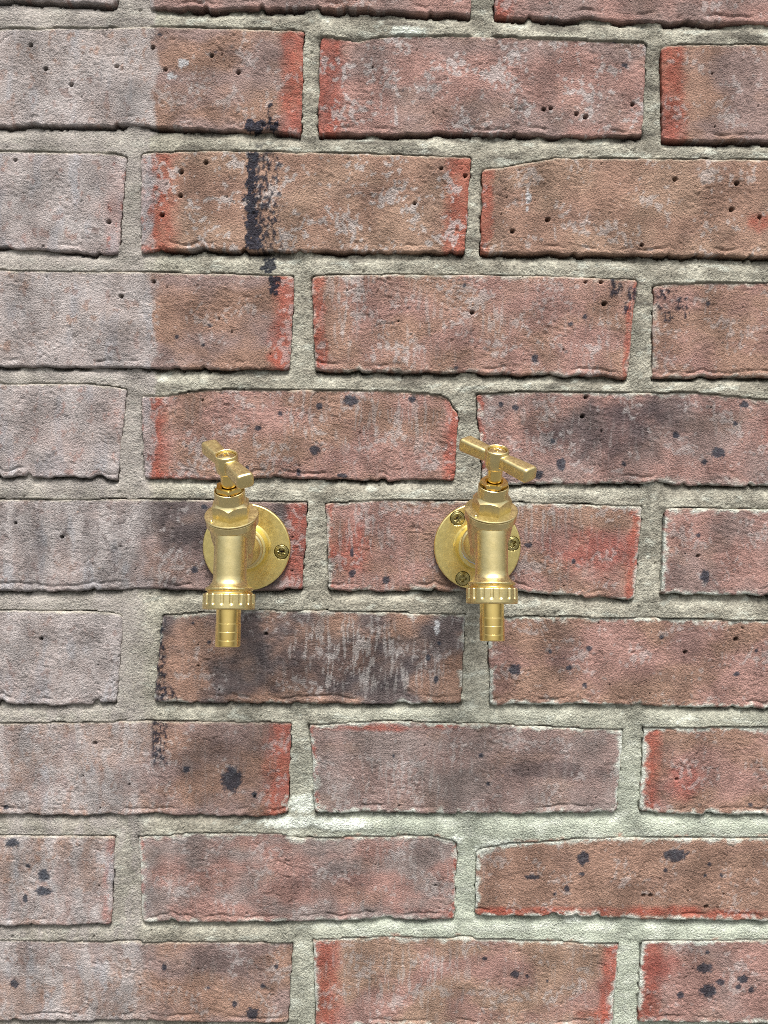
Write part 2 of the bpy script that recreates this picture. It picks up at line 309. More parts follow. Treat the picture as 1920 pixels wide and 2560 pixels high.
# ------------------------------------------------------------------ bricks: outlines
class Brick:
    def __init__(s, key, top, bot, left, right, rnd, fine=True):
        s.key, s.rnd, s.fine = key, rnd, fine
        s.top, s.bot = np.array(top, float), np.array(bot, float)
        s.left, s.right = np.array(left, float), np.array(right, float)
        s.seed = rnd.randrange(200)*7
        s.ox, s.oz = rnd.uniform(0, 200), rnd.uniform(0, 200)
        s.out = rnd.uniform(-.7, .7)
        s.rag = rnd.uniform(.7, 1.3)
        s.x0, s.x1 = min(s.left[:, 0]), max(s.right[:, 0])
        s.z0, s.z1 = min(s.bot[:, 1]), max(s.top[:, 1])
    def T(s, x):
        return np.interp(x, s.top[:, 0], s.top[:, 1])+.45*fbm(x/14+s.ox, x*0+s.oz, 3, 4, .6)
    def B(s, x):
        n = fbm(x/17+s.ox, x*0+s.oz+40, 5, 5, .55)
        chip = sstep(.35, .75, gnoise(x/9+s.oz, x*0+s.ox, 9))
        return np.interp(x, s.bot[:, 0], s.bot[:, 1])+s.rag*(1.1*n+1.9*chip)
    def L(s, z):
        o = np.argsort(s.left[:, 1])
        return np.interp(z, s.left[o, 1], s.left[o, 0])+.7*fbm(z/11+s.oz, z*0+s.ox+11, 13, 4, .55)
    def Rt(s, z):
        o = np.argsort(s.right[:, 1])
        return np.interp(z, s.right[o, 1], s.right[o, 0])+.7*fbm(z/11+s.oz, z*0+s.ox+23, 17, 4, .55)
    def inside(s, x, z, e=0.):
        r = np.zeros(x.shape, bool)
        b = (x > s.x0-4) & (x < s.x1+4) & (z > s.z0-4) & (z < s.z1+4)
        if b.any():
            X, Z = x[b], z[b]
            r[b] = (Z < s.T(X)-e) & (Z > s.B(X)+e) & (X > s.L(Z)+e) & (X < s.Rt(Z)-e)
        return r

rnd = random.Random(11)
BRICKS = {k: Brick(k, *v, rnd) for k, v in BRICK_OUTLINES.items()}
# the courses carry on past the picture: plain stretcher bond
def extra(key, xa, xb, row):
    zc = -75*(row-5)
    j = lambda a: rnd.uniform(-a, a)
    zt, zb = zc+32+j(1.5), zc-33+j(1.5)
    xa, xb = xa+j(2), xb+j(2)
    BRICKS[key] = Brick(key, [(xa, zt), (xb, zt+j(1))], [(xa, zb), (xb, zb+j(1))], [(xa, zt), (xa, zb)], [(xb, zt), (xb, zb)], rnd, False)
for row in range(-1, 14):
    off = 0 if row % 2 else -112.5
    for k in range(-2, 3):
        xa, xb = off+k*225-220, off+k*225-5
        if 0 <= row <= 9:
            mine = [b for kk, b in BRICKS.items() if b.fine and kk[0] == str(row)]
            lo, hi = min(b.x0 for b in mine), max(b.x1 for b in mine)
            if xb > lo-8 and xa < hi+8:
                if xa < lo-40:
                    xb = lo-11
                elif xb > hi+40:
                    xa = hi+11
                else:
                    continue
                if xb-xa < 30:
                    continue
        if xb < -480 or xa > 560:
            continue
        extra('x%d_%d' % (row, k), xa, xb, row)

# ------------------------------------------------------------------ pigments
BROWN, MAUVE, PINK = srgb(161, 129, 112), srgb(155, 132, 125), srgb(169, 133, 123)
DARKB, TAN, GREYB = srgb(108, 97, 95), srgb(167, 138, 119), srgb(154, 138, 132)
REDC, REDD = srgb(170, 92, 76), srgb(156, 90, 80)
WASH, FLAKE, IRON, TARC = srgb(181, 173, 169), srgb(192, 186, 182), srgb(44, 51, 63), srgb(15, 26, 43)
CHALK = srgb(216, 220, 207)
# per brick: two body tones, red burnt ends (left, right, mm), pale flakes, drips, chalk on the edges
STYLE = {
 '0a': (PINK, MAUVE, 0, 0, .3, .1, 0), '0b': (PINK, MAUVE, 0, 0, .2, .1, 0), '0c': (PINK, MAUVE, 12, 0, .2, 0, 0),
 '1a': (BROWN, MAUVE, 0, 14, .15, 0, 0), '1b': (PINK, MAUVE, 16, 0, .75, .1, 0), '1c': (BROWN, MAUVE, 15, 0, .2, 0, 0),
 '2a': (PINK, MAUVE, 0, 10, .1, 0, 0), '2b': (BROWN, TAN, 22, 15, .8, 0, 0), '2c': (TAN, BROWN, 6, 0, .35, 0, 0),
 '3a': (BROWN, MAUVE, 0, 13, .15, 0, 0), '3b': (PINK, BROWN, 8, 4, .4, .5, .1), '3c': (BROWN, PINK, 0, 0, .1, 0, .1),
 '4a': (PINK, MAUVE, 0, 0, .2, .2, 0), '4b': (BROWN, PINK, 16, 8, .3, .4, 0), '4c': (MAUVE, PINK, 3, 0, .15, .2, .25),
 '5a': (MAUVE, DARKB, 0, 13, .2, .3, 0), '5b': (BROWN, PINK, 4, 8, .2, .4, .3), '5c': (PINK, MAUVE, 0, 0, .15, 0, .5),
 '6a': (MAUVE, GREYB, 0, 0, .2, .2, 0), '6b': (BROWN, DARKB, 0, 0, .1, .2, .25), '6c': (BROWN, PINK, 0, 0, .15, 0, .55),
 '7a': (BROWN, MAUVE, 0, 17, .15, .4, 0), '7b': (GREYB, MAUVE, 3, 0, .15, .3, .5), '7c': (BROWN, PINK, 12, 0, .15, .1, .6),
 '8a': (BROWN, MAUVE, 0, 6, .2, .6, 0), '8b': (PINK, GREYB, 3, 3, .15, .35, .35), '8c': (BROWN, BROWN, 0, 0, .1, 0, .55),
 '9a': (BROWN, MAUVE, 0, 0, .15, .4, 0), '9b': (TAN, PINK, 17, 11, .15, .4, .45), '9c': (MAUVE, PINK, 14, 0, .1, 0, .5),
}
TONES = [BROWN, MAUVE, PINK, TAN, GREYB]

def in_poly(x, z, poly):
    r = np.zeros(len(x), bool)
    j = len(poly)-1
    for i in range(len(poly)):
        (xi, zi), (xj, zj) = poly[i], poly[j]
        c = ((zi > z) != (zj > z)) & (x < (xj-xi)*(z-zi)/((zj-zi) or 1e-9)+xi)
        r ^= c
        j = i
    return r

def blob(x, z, t, wob=.10, soft=.14, s=31):
    X, Z, a, b = t[:4]
    n = np.zeros(len(x))
    m = (np.abs(x-X) < a*2.2+2) & (np.abs(z-Z) < b*2.2+2)
    if m.any():
        xx, zz = x[m], z[m]
        d = np.hypot((xx-X)/a, (zz-Z)/b)+(wob+.2)*fbm(xx/3.2, zz/3.2, s, 4, .65)
        n[m] = 1-sstep(1-soft, 1+soft, d)
    return n

def soft_blob(x, z, t):
    X, Z, a, b = t[:4]
    d = np.hypot((x-X)/a, (z-Z)/b)+.30*fbm(x/14, z/14, 37, 3)
    return 1-sstep(.25, 1.15, d)

def wash_mask(x, z):
    """grey limewash film that stops at a ragged upright line on the left"""
    edge = -100.5+.012*(z)+4.0*fbm(x/12, z/20, 41, 5, .6)
    soft = 1.8+9*sstep(60, 20, z)+5*sstep(.1, .5, fbm(x/200, z/60, 42, 2))
    m = 1-sstep(-1, 1, (x-edge+soft*.4+3*fbm(x/5, z/6, 44, 3, .6)*sstep(1, 8, soft))/soft)
    body = .80+.18*fbm(x/28, z/30, 43, 4)
    xw = x+5*fbm(x/30, z/26, 46, 3)
    drip = sstep(-.45, .55, fbm(xw/11, z/48, 45, 4, .65)+.45*fbm(x/17, z/15, 47, 4, .6)+.2*fbm(x/3, z/5, 49, 2))
    low = sstep(-20, -170, z)+.75*sstep(50, 20, z)*sstep(-45, -25, z)
    low = np.clip(low, 0, 1)
    return np.clip(m*(body*(1-low)+low*(.38+.52*drip)), 0, .95)

def tar_mask(x, z):
    t = np.zeros(len(x))
    n1 = 2.3*fbm(x/5, z/5, 51, 4, .6)
    n2 = 2.0*fbm(x/4+50, z/4, 53, 3, .6)
    for p in TAR:
        t = np.maximum(t, in_poly(x+n1, z+n2, p)*(1-.8*sstep(.6, .85, fbm(x/3, z/4, 59, 3, .6))))
    for s in SMEAR:
        b = 1-sstep(.7, 1.2, np.maximum(np.abs(x-s[0])/s[2], np.abs(z-s[1])/s[3])+.2*fbm(x/6, z/6, 55, 3))
        g = sstep(-.05, .35, fbm(x/2.3+z/30, z/4.4, 57, 4, .6)+(s[4]-.50)-.30*(x-s[0])/s[2])
        t = np.maximum(t, b*g*.95)
    return t

def paint_brick(b, x, z, d):
    """x, z of the face in wall mm and distance d to the outline -> linear pigment, gloss"""
    N = len(x)
    if b.fine:
        a1, a2, rl, rr, flake, drip, chalk = STYLE[b.key]
    else:
        r = b.rnd
        a1, a2 = r.choice(TONES), r.choice(TONES)
        rl, rr, flake, drip, chalk = r.choice([0, 0, 10, 15]), r.choice([0, 0, 10]), r.uniform(.1, .4), r.uniform(0, .3), 0
    sx, sz = x+b.ox*7, z+b.oz*7
    m = sstep(-.45, .45, fbm(sx/46, sz/30, 61, 4))
    c = np.tile(a1, (N, 1))
    c = lerp(c, a2, m)
    # kiln shading: warm and cool clouds
    c *= (1+.07*fbm(sx/20, sz/14, 63, 4))[:, None]
    c = lerp(c, TAN, .30*sstep(.1, .8, fbm(sx/34, sz/26, 65, 3)))
    c = lerp(c, srgb(124, 102, 97), .22*sstep(.15, .8, fbm(sx/26+9, sz/20, 66, 3)))
    # burnt red ends
    wob = 2.4*fbm(x/9, z/13, 67, 4, .6)
    for w, dist in ((rl, x-b.L(z)), (rr, b.Rt(z)-x)):
        if w:
            k = 1-sstep(w*.60, w*1.28, dist+wob)
            k *= .70+.25*fbm(x/6, z/7, 69, 3)
            c = lerp(c, REDC, np.clip(k, 0, .78))
    for t in RED:
        k = soft_blob(x, z, t)
        if k.max() > 0 and b.fine:
            c = lerp(c, REDC if t[3] < 8 else REDD*1.12, np.clip(k*(.72+.35*fbm(x/7, z/7, 71, 3, .6)), 0, .75))
    # dark patches and reduction-fired dark bodies
    if b.fine:
        for t in DARK:
            c = lerp(c, srgb(66, 63, 67), np.clip(soft_blob(x, z, t)*t[4]*1.25, 0, .85))
    # pale flakes
    if flake:
        f = .85*gnoise(x/3.1+b.ox+.5*gnoise(x/7, z/7, 72), z/4.4+b.oz, 73)+.35*fbm(x/1.6, z/2.2, 76, 2)+.95*fbm(x/26+b.oz, z/20, 74, 4, .6)
        k = sstep(.58-.30*flake, .82-.30*flake, f)
        c = lerp(c, FLAKE, np.clip(k*(.35+.35*flake), 0, .7))
    # drips of lime
    k = np.zeros(N)
    base = fbm(x/2.5, z/20, 75, 3, .55)+.35*fbm(x/16, z/24, 77, 3)
    if b.fine:
        for t in STREAK:
            wgt = soft_blob(x, z, t)*t[4]
            k = np.maximum(k, wgt*sstep(.24, .46, base+.22*(t[4]-.5)))
    k = np.maximum(k, drip*.5*sstep(.35, .6, base))
    c = lerp(c, srgb(182, 176, 171), np.clip(k*.78, 0, .8))
    # left limewash
    w = wash_mask(x, z)
    film = np.tile(WASH, (N, 1))*(1+.07*fbm(x/13, z/11, 79, 4))[:, None]
    film = lerp(film, srgb(160, 168, 176), .35*sstep(.2, .7, fbm(x/12, z/40, 80, 3)))
    hole = sstep(.45, .65, fbm(x/6, z/9, 81, 4, .6))*.65
    c = c*(1-(w*(1-hole))[:, None])+film*(w*(1-hole))[:, None]
    # chalk bloom and mortar smears along the arrises
    if chalk:
        e = 1-sstep(.4, np.maximum(3.4+3.8*fbm(x/11, z/11, 83, 5, .65), .9), d)
        e *= sstep(-.35, .35, fbm(x/11, z/11, 85, 4, .6)+chalk-.25)
        c = lerp(c, CHALK*.95, np.clip(e*(chalk*1.4+.35), 0, .95))
    top = b.T(x)-z
    c = lerp(c, srgb(186, 180, 160), np.clip((1-sstep(.3, 1.9, top+.8*fbm(x/8, z/8, 87, 3)))*.55, 0, .6))
    # small inclusions, iron spots
    g = np.zeros(N)
    sp = sstep(.80, .92, gnoise(x/5.1+b.oz, z/5.1+b.ox, 89))*sstep(.0, .5, fbm(x/40, z/40+b.ox, 91, 2))
    c = lerp(c, IRON*1.5, sp*.6)
    sp2 = sstep(.82, .95, gnoise(x/3.4+b.ox, z/3.4+b.oz, 93))
    c = lerp(c, srgb(200, 160, 130), sp2*.4)
    for t in SPOTS:
        if b.x0-8 < t[0] < b.x1+8 and b.z0-8 < t[1] < b.z1+8:
            k = blob(x, z, (t[0], t[1], t[2]*.95, t[3]*.95))
            c = lerp(c, lerp(np.tile(IRON, (N, 1)), srgb(96, 100, 106), .5*sstep(.1, .7, fbm(x/2.5, z/2.5, 96, 3, .6))), k*.88)
            g = np.maximum(g, k*.35)
    for t in WHITE:
        if b.x0-8 < t[0] < b.x1+8 and b.z0-8 < t[1] < b.z1+8:
            small = t[2] < 4
            k = blob(x, z, t, .5, .3)*(1 if small else sstep(-.1, .5, fbm(x/3, z/3, 95, 3, .6)))
            c = lerp(c, srgb(205, 205, 205) if small else FLAKE*1.05, k*(.85 if small else .5))
    for t in PATCH:
        if b.x0-30 < t[0] < b.x1+30 and b.z0-8 < t[1] < b.z1+8:
            k = blob(x, z, (t[0], t[1], t[2], t[3]), .5, .3)*(1-sstep(3, 6, d))
            c = lerp(c, CHALK*.85, k*.8)
    t = tar_mask(x, z)
    c = lerp(c, lerp(np.tile(TARC, (N, 1)), srgb(60, 74, 96), .3*sstep(.15, .7, fbm(x/2.2, z/2.2, 97, 3, .6))), t*.93)  # tar, with glints painted in as paler blue flecks
    g = np.maximum(g, t*.9)
    return c, g, t

def brick_relief(b, x, z, d):
    """height of the face above the wall plane, mm"""
    sx, sz = x+b.ox*9, z+b.oz*9
    wx, wz = sx+2.2*fbm(sx/9, sz/9, 101, 2), sz+2.2*fbm(sx/9+30, sz/9, 103, 2)
    crease = 1-np.abs(fbm(wx/5.2, wz/3.0, 105, 3, .55))*2.2
    rough_area = .30+.70*sstep(-.45, .5, fbm(sx/34, sz/22, 107, 3))
    h = b.out+.30*fbm(sx/60, sz/40, 109, 2)+.08*fbm(sx/18, sz/14, 110, 3)
    h += rough_area*(.17*crease+.36*fbm(sx/3.4+sz/9, sz/2.2+sx/8, 111, 3, .6))
    # dragged lip along the lower arris
    zb = z-b.B(x)
    lip = 4.5+1.8*fbm(x/21+b.ox, x*0+b.oz, 113, 3)
    on = sstep(.0, .45, fbm(x/30+b.oz, x*0+b.ox, 115, 3))
    h -= on*1.0*np.exp(-((zb-lip)/.6)**2)
    h += on*.5*np.exp(-((zb-lip*.4)/1.5)**2)
    # cracks and drag marks
    cr = np.abs(fbm(sx/34, sz/15, 117, 4, .5))
    h -= .7*(1-sstep(.008, .03, cr))*sstep(.15, .5, fbm(sx/30, sz/30, 119, 2))
    # arris
    r = 1.3+.9*fbm(x/9, z/9, 121, 3)
    k = np.clip(1-d/np.maximum(r, .8), 0, 1)
    h -= .9*k*k
    # pits
    for X, Z in PITS:
        if b.x0 < X < b.x1 and b.z0 < Z < b.z1:
            rp = .9+.5*((X*7.3+Z*3.1) % 1)
            dd = np.hypot((x-X)/rp, (z-Z)/(rp*.85))
            h -= 6.0*np.exp(-dd**4)
    h -= 3.2*sstep(.88, .96, gnoise(x/2.8+b.oz*3, z/2.8, 123))
    return h

def build_brick(b, wall):
    step = .8 if b.fine else 3.0
    nu = int((b.x1-b.x0)/step)+1
    nv = int((b.z1-b.z0)/step)+1
    s, t = np.meshgrid(np.linspace(0, 1, nu), np.linspace(0, 1, nv))
    s, t = s.ravel(), t.ravel()
    x = b.x0+(b.x1-b.x0)*s
    z = b.z0+(b.z1-b.z0)*t
    for _ in range(4):
        z = b.B(x)+(b.T(x)-b.B(x))*t
        x = b.L(z)+(b.Rt(z)-b.L(z))*s
    dx = np.minimum(x-b.L(z), b.Rt(z)-x)
    dz = np.minimum(z-b.B(x), b.T(x)-z)
    rc = 2.2
    d = np.where((dx < rc) & (dz < rc), rc-np.hypot(np.maximum(rc-dx, 0), np.maximum(rc-dz, 0)), np.minimum(dx, dz))
    h = brick_relief(b, x, z, np.maximum(d, 0))
    h = np.where(d < 0, h-np.minimum(-d*4, 8), h)
    c, g, tar = paint_brick(b, x, z, np.maximum(d, 0))
    h = h+tar*.35
    # frame of side faces: repeat the border, pushed back into the wall
    xs, zs, hs_ = (a.reshape(nv, nu) for a in (x, z, h))
    pad = lambda a: np.pad(a, 2, mode='edge')
    X, Z, H = pad(xs), pad(zs), pad(hs_)
    H[0, :] = H[-1, :] = -22
    H[:, 0] = H[:, -1] = -22
    idx = np.pad(np.arange(nu*nv).reshape(nv, nu), 2, mode='edge').ravel()
    cx, cz = (b.x0+b.x1)/2, (b.z0+b.z1)/2
    V = np.stack([(X.ravel()-cx)/1000, -H.ravel()/1000, (Z.ravel()-cz)/1000], 1)
    me = grid_mesh('brick', V, nu+4, nv+4, skip=1)
    set_pigment(me, c[idx], g[idx])
    o = new_obj('brick', me, M_BRICK, wall)
    o.location = (cx/1000, 0, cz/1000)
    return o

# ------------------------------------------------------------------ wall
wall = bpy.data.objects.new('brick_wall', None)
C.objects.link(wall)
wall['label'] = 'weathered red-brown brick wall with sandy mortar joints behind both taps'
wall['category'] = 'wall'
for k in BRICKS:
    build_brick(BRICKS[k], wall)

def build_mortar():
    ax = lambda lo, a, b_, hi, f, c: np.unique(np.concatenate([np.arange(lo, a, c), np.arange(a, b_, f), np.arange(b_, hi+c, c)]))
    gx = ax(-475, -214, 332, 565, 1.0, 3.0)
    gz = ax(-627, -338, 368, 482, 1.0, 3.0)
    X, Z = np.meshgrid(gx, gz)
    nv, nu = X.shape
    x, z = X.ravel(), Z.ravel()
    solid = np.zeros(len(x), bool)
    deep = np.zeros(len(x), bool)
    under = np.zeros(len(x))
    for b in BRICKS.values():
        solid |= b.inside(x, z, 0)
        deep |= b.inside(x, z, 2.6)
        under += b.inside(x, z, 0)*1.0+b.inside(x, z, .9)+b.inside(x, z, 1.8)
    S = solid.reshape(nv, nu)
    # distance up to the brick above / down to the brick below, and sideways, in mm
    def run(S, coord, axis, rev):
        A = np.moveaxis(S, axis, 0)
        co = coord[::-1] if rev else coord
        A = A[::-1] if rev else A
        out = np.full(A.shape, 60.0)
        last = np.full(A.shape[1], np.nan)
        for i in range(A.shape[0]):
            last = np.where(A[i], co[i], last)
            out[i] = np.where(np.isnan(last), 60.0, np.abs(co[i]-last))
        out = out[::-1] if rev else out
        return np.minimum(np.moveaxis(out, 0, axis), 60.0)
    up = run(S, gz, 0, True).ravel()
    dn = run(S, gz, 0, False).ravel()
    rt = run(S, gx, 1, True).ravel()
    lf = run(S, gx, 1, False).ravel()
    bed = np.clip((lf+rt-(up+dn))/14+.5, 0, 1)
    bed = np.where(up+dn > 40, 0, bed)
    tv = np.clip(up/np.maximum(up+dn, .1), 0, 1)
    th = np.clip(rt/np.maximum(lf+rt, .1), 0, 1)
    # joints struck back under the upper brick, flush on the brick below; uprights struck back on the right
    hb = -4.3+4.1*sstep(-.08, .62, tv)
    hp = -2.5+1.5*sstep(0, .9, th)-.4*np.sin(np.pi*th)
    h = hb*bed+hp*(1-bed)
    # ease the crossings of beds and uprights into each other
    wgt = (~solid).astype(float).reshape(nv, nu)
    G = h.reshape(nv, nu)*wgt
    def box(a):
        for axis in (0, 1):
            a = (a+np.roll(a, 1, axis)+np.roll(a, -1, axis))/3
        return a
    for _ in range(3):
        G, wgt = box(G), box(wgt)
    h = np.where(wgt.ravel() > 1e-4, G.ravel()/np.maximum(wgt.ravel(), 1e-4), h)
    big = fbm(x/26, z/16, 131, 3)
    # shrinkage gap left under the upper brick, open in some places and closed in others
    gap = sstep(-.45, .15, fbm(x/38, z/20, 132, 3))
    h -= 7.5*gap*np.exp(-((up-.6)/1.25)**2)*(up+dn < 40)
    h -= 1.8*sstep(.0, .5, fbm(x/20, z/30, 134, 3))*np.exp(-((rt-.5)/.9)**2)*(lf+rt < 40)
    h += .45*big+.26*fbm(x/7, z/6, 133, 3)+.36*fbm(x/1.9, z/1.8, 135, 3, .7)*(1-.45*sstep(-60, -200, z)*sstep(-60, 80, x))
    h += .55*np.exp(-(dn/1.3)**2)*bed
    # the left part was flushed up by the wash; lower right is smoother and fuller
    w = wash_mask(x, z)
    h = np.where(w > .05, h*(1-.35*w), h)
    smear = 1-sstep(-4, 8, np.hypot((x+112)/16, (z+78)/34)*10-9)
    h = h*(1-.75*smear)-.1*smear
    lr = sstep(-60, -200, z)*sstep(-60, 80, x)
    h += lr*.5
    # crumbs and holes
    h += .9*sstep(.75, .95, gnoise(x/4.3, z/4.3, 137))
    h -= 2.2*sstep(.80, .95, gnoise(x/3.9+40, z/3.4, 139))*(1-lr*.7)
    h = np.where(deep, -12, np.minimum(h, .35))
    h = np.where(solid & ~deep, np.minimum(h, .3-1.1*under), h)
    # pigment
    sand, sand2 = srgb(181, 177, 160), srgb(166, 161, 145)
    c = np.tile(sand, (len(x), 1))
    c = lerp(c, sand2, sstep(-.3, .5, fbm(x/22, z/15, 141, 4)))
    c *= (1+.20*fbm(x/4.0, z/3.4, 143, 3, .7))[:, None]
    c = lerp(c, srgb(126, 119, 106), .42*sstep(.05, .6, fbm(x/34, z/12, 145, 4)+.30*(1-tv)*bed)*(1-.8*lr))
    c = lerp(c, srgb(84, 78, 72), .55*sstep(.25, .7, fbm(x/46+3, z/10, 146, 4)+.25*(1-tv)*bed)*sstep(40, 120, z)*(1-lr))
    grit = gnoise(x/1.9, z/1.9, 152)
    c *= (1-.45*sstep(.30, .62, grit)*(1-.6*lr))[:, None]
    c = lerp(c, srgb(191, 199, 180), .75*lr)
    c = lerp(c, srgb(168, 160, 154), np.clip(w*.9, 0, .85))
    k = sstep(.30, .62, fbm(x/17, z/8, 147, 4, .6)+.3*lr-.15)*(1-w)
    c = lerp(c, srgb(210, 213, 198), k*.5)
    edge = np.minimum(np.minimum(up, dn), np.minimum(lf, rt))
    c = lerp(c, srgb(196, 188, 168), (1-sstep(.4, 1.8, dn+.6*fbm(x/6, z/6, 149, 3)))*bed*.55)
    c = lerp(c, srgb(178, 122, 104), sstep(.4, .6, fbm(x/14, z/7, 151, 4, .6))*(1-sstep(1, 4, dn))*.7*lr)
    for t in PATCH:
        kk = blob(x, z, (t[0], t[1], t[2], t[3]), .15, .25)
        c = lerp(c, srgb(222, 227, 213), kk*.92)
        h = h+kk*.5*(~solid)
    tm = tar_mask(x, z)*(np.abs(x+33)<40)
    c = lerp(c, TARC, tm*.9)
    V = np.stack([x/1000, -h/1000, z/1000], 1)
    # closed slab: border repeated at the back
    P = np.pad(V.reshape(nv, nu, 3), ((1, 1), (1, 1), (0, 0)), mode='edge')
    P[0, :, 1] = P[-1, :, 1] = .11
    P[:, 0, 1] = P[:, -1, 1] = .11
    idx = np.pad(np.arange(nu*nv).reshape(nv, nu), 1, mode='edge').ravel()
    me = grid_mesh('mortar', P.reshape(-1, 3), nu+2, nv+2)
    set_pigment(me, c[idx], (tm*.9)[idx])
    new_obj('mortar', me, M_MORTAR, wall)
    V = np.array([(-.475, .1105, -.627), (.565, .1105, -.627), (.565, .1105, .482), (-.475, .1105, .482)])
    me = mesh_np('back', V, np.array([[3, 2, 1, 0]]), False)
    set_pigment(me, np.tile(sand, (4, 1)), np.zeros(4))
    new_obj('wall_back', me, M_MORTAR, wall)
build_mortar()

# ------------------------------------------------------------------ tap: shapes (mm, local: x right, y into the wall, z up)
def lathe_verts(profile, n=96, fn=None):
    th = np.linspace(0, 2*np.pi, n, endpoint=False)
    V = []
    for r, a in profile:
        rr, aa = np.full(n, float(r)), np.full(n, float(a))
        if fn:
            rr, aa = fn(th, rr, aa)
        V.append(np.stack([rr*np.cos(th), rr*np.sin(th), aa], 1))
    return np.concatenate(V), n, len(profile)

def bevel_profile(pts, r=.35):
    """cut every inner corner of a profile into two points so edges catch light"""
    out = [pts[0]]
    for a, b, c in zip(pts, pts[1:], pts[2:]):
        a, b, c = map(lambda q: np.array(q, float), (a, b, c))
        la, lc = np.linalg.norm(a-b), np.linalg.norm(c-b)
        k = min(r, la*.45, lc*.45)
        p, q = b+(a-b)/max(la, 1e-6)*k, b+(c-b)/max(lc, 1e-6)*k
        out += [tuple(p), tuple((p+q)/2*.55+b*.45), tuple(q)]
    out.append(pts[-1])
    return out

def frame(origin, axis, spin=0.):
    """matrix taking lathe z to the axis (mm), for shapes laid out along the tap"""
    z = Vector(axis).normalized()
    x = Vector((1, 0, 0))
    x = (x-z*x.dot(z)).normalized()
    y = z.cross(x)
    m = Matrix((x, y, z)).transposed().to_4x4()
    m.translation = Vector(origin)
    return m @ Matrix.Rotation(spin, 4, 'Z')

def xf(V, m):
    A = np.array(m)
    return V@A[:3, :3].T+A[:3, 3]

def supported(pts, d=.12):
    """hold the long faces flat: extra rings close to both ends of each run"""
    out = [pts[0]]
    for a, b in zip(pts, pts[1:]):
        a, b = np.array(a, float), np.array(b, float)
        ln = np.linalg.norm(b-a)
        if ln > 4*d:
            out += [tuple(a+(b-a)*d/ln), tuple(b-(b-a)*d/ln)]
        out.append(tuple(b))
    return out

def lathe(name, profile, m, mat, parent, n=96, fn=None, bev=.35, sharp=None):
    V, nu, nv = lathe_verts(supported(bevel_profile(profile, bev)) if bev else profile, n, fn)
    me = grid_mesh(name, xf(V, m)/1000, nu, nv, closed_u=True)
    if sharp:
        me.set_sharp_from_angle(angle=R(sharp))
    return new_obj(name, me, mat, parent)

def fused(name, shells, voxel, smooth):
    """several closed shells (verts mm, quads) cast into one skin with soft fillets"""
    V, Q, k = [], [], 0
    for v, q in shells:
        V.append(v); Q.append(q+k); k += len(v)
    me = mesh_np('tmp', np.concatenate(V), np.concatenate(Q))
    o = bpy.data.objects.new('tmp', me)
    C.objects.link(o)
    r = o.modifiers.new('r', 'REMESH')
    r.mode = 'VOXEL'
    r.voxel_size = voxel
    r.use_smooth_shade = True
    s = o.modifiers.new('s', 'SMOOTH')
    s.factor = .5
    s.iterations = smooth
    dg = bpy.context.evaluated_depsgraph_get()
    out = bpy.data.meshes.new_from_object(o.evaluated_get(dg))
    bpy.data.objects.remove(o)
    bpy.data.meshes.remove(me)
    out.name = name
    co = np.empty(len(out.vertices)*3, np.float32)
    out.vertices.foreach_get('co', co)
    out.vertices.foreach_set('co', co/1000)
    out.polygons.foreach_set('use_smooth', np.full(len(out.polygons), True))
    out.update()
    return out

def closed_lathe(profile, m, n=64):
    """profile must start and end at r=0"""
    V, nu, nv = lathe_verts(profile, n)
    i = np.arange(nu); j = np.arange(nv-1)
    I, J = np.meshgrid(i, j)
    q = np.stack([J*nu+I, J*nu+(I+1) % nu, (J+1)*nu+(I+1) % nu, (J+1)*nu+I], -1).reshape(-1, 4)
    return xf(V, m), q

def box_shell(stations, m):
    """tapered rounded bar along x: list of (x, half width, half height)"""
    n = 20
    th = np.linspace(0, 2*np.pi, n, endpoint=False)+.05
    pw = lambda v: np.sign(v)*np.abs(v)**.42
    V = []
    for x, w, h, a in stations:
        V.append(np.stack([np.full(n, x), w*pw(np.cos(th)), a+h*pw(np.sin(th))], 1))
    V = np.concatenate(V)
    nv = len(stations)
    i = np.arange(n); j = np.arange(nv-1)
    I, J = np.meshgrid(i, j)
    q = np.stack([J*n+I, J*n+(I+1) % n, (J+1)*n+(I+1) % n, (J+1)*n+I], -1).reshape(-1, 4)
    return xf(V, m), q

def screw_head(name, m, rad, dome, cross_w, cross_l, depth, mat, parent, spin, pozi):
    nr, na = 40, 144
    rr = np.concatenate([np.linspace(0, rad*.97, nr-4), [rad, rad, rad*.98, rad*.7]])
    th = np.linspace(0, 2*np.pi, na, endpoint=False)
    RR, TH = np.meshgrid(rr, th, indexing='ij')
    X, Y = RR*np.cos(TH), RR*np.sin(TH)
    Zt = dome*(1-(RR/rad)**2)
    cs, sn = np.cos(spin), np.sin(spin)
    U, W = X*cs+Y*sn, -X*sn+Y*cs
    def slot(u, w, wid, ln):
        taper = wid*(1-.25*np.abs(u)/ln)
        return (1-sstep(taper*.8, taper*1.15, np.abs(w)))*(1-sstep(ln*.9, ln*1.08, np.abs(u)))
    k = np.maximum(slot(U, W, cross_w, cross_l), slot(W, U, cross_w, cross_l))
    Zt = Zt-depth*k*(1-.25*RR/rad)
    if pozi:
        a, b_ = (U+W)*.7071, (W-U)*.7071
        k2 = np.maximum(slot(a, b_, .22, cross_l*1.15), slot(b_, a, .22, cross_l*1.15))
        Zt = Zt-.35*k2*(RR > cross_l*.45)
        Zt = Zt-.12*np.exp(-((RR-rad*.78)/.16)**2)
    Zt[-4:] = np.array([-.15, -.5, -.9, -1.8])[:, None]
    V = np.stack([X, Y, Zt], -1).reshape(-1, 3)
    me = grid_mesh(name, xf(V, m)/1000, na, nr, closed_u=True)
    return new_obj(name, me, mat, parent)

HEAD_TILT = R(27.5)
OUT_TILT = R(9.8)
_shared = {}

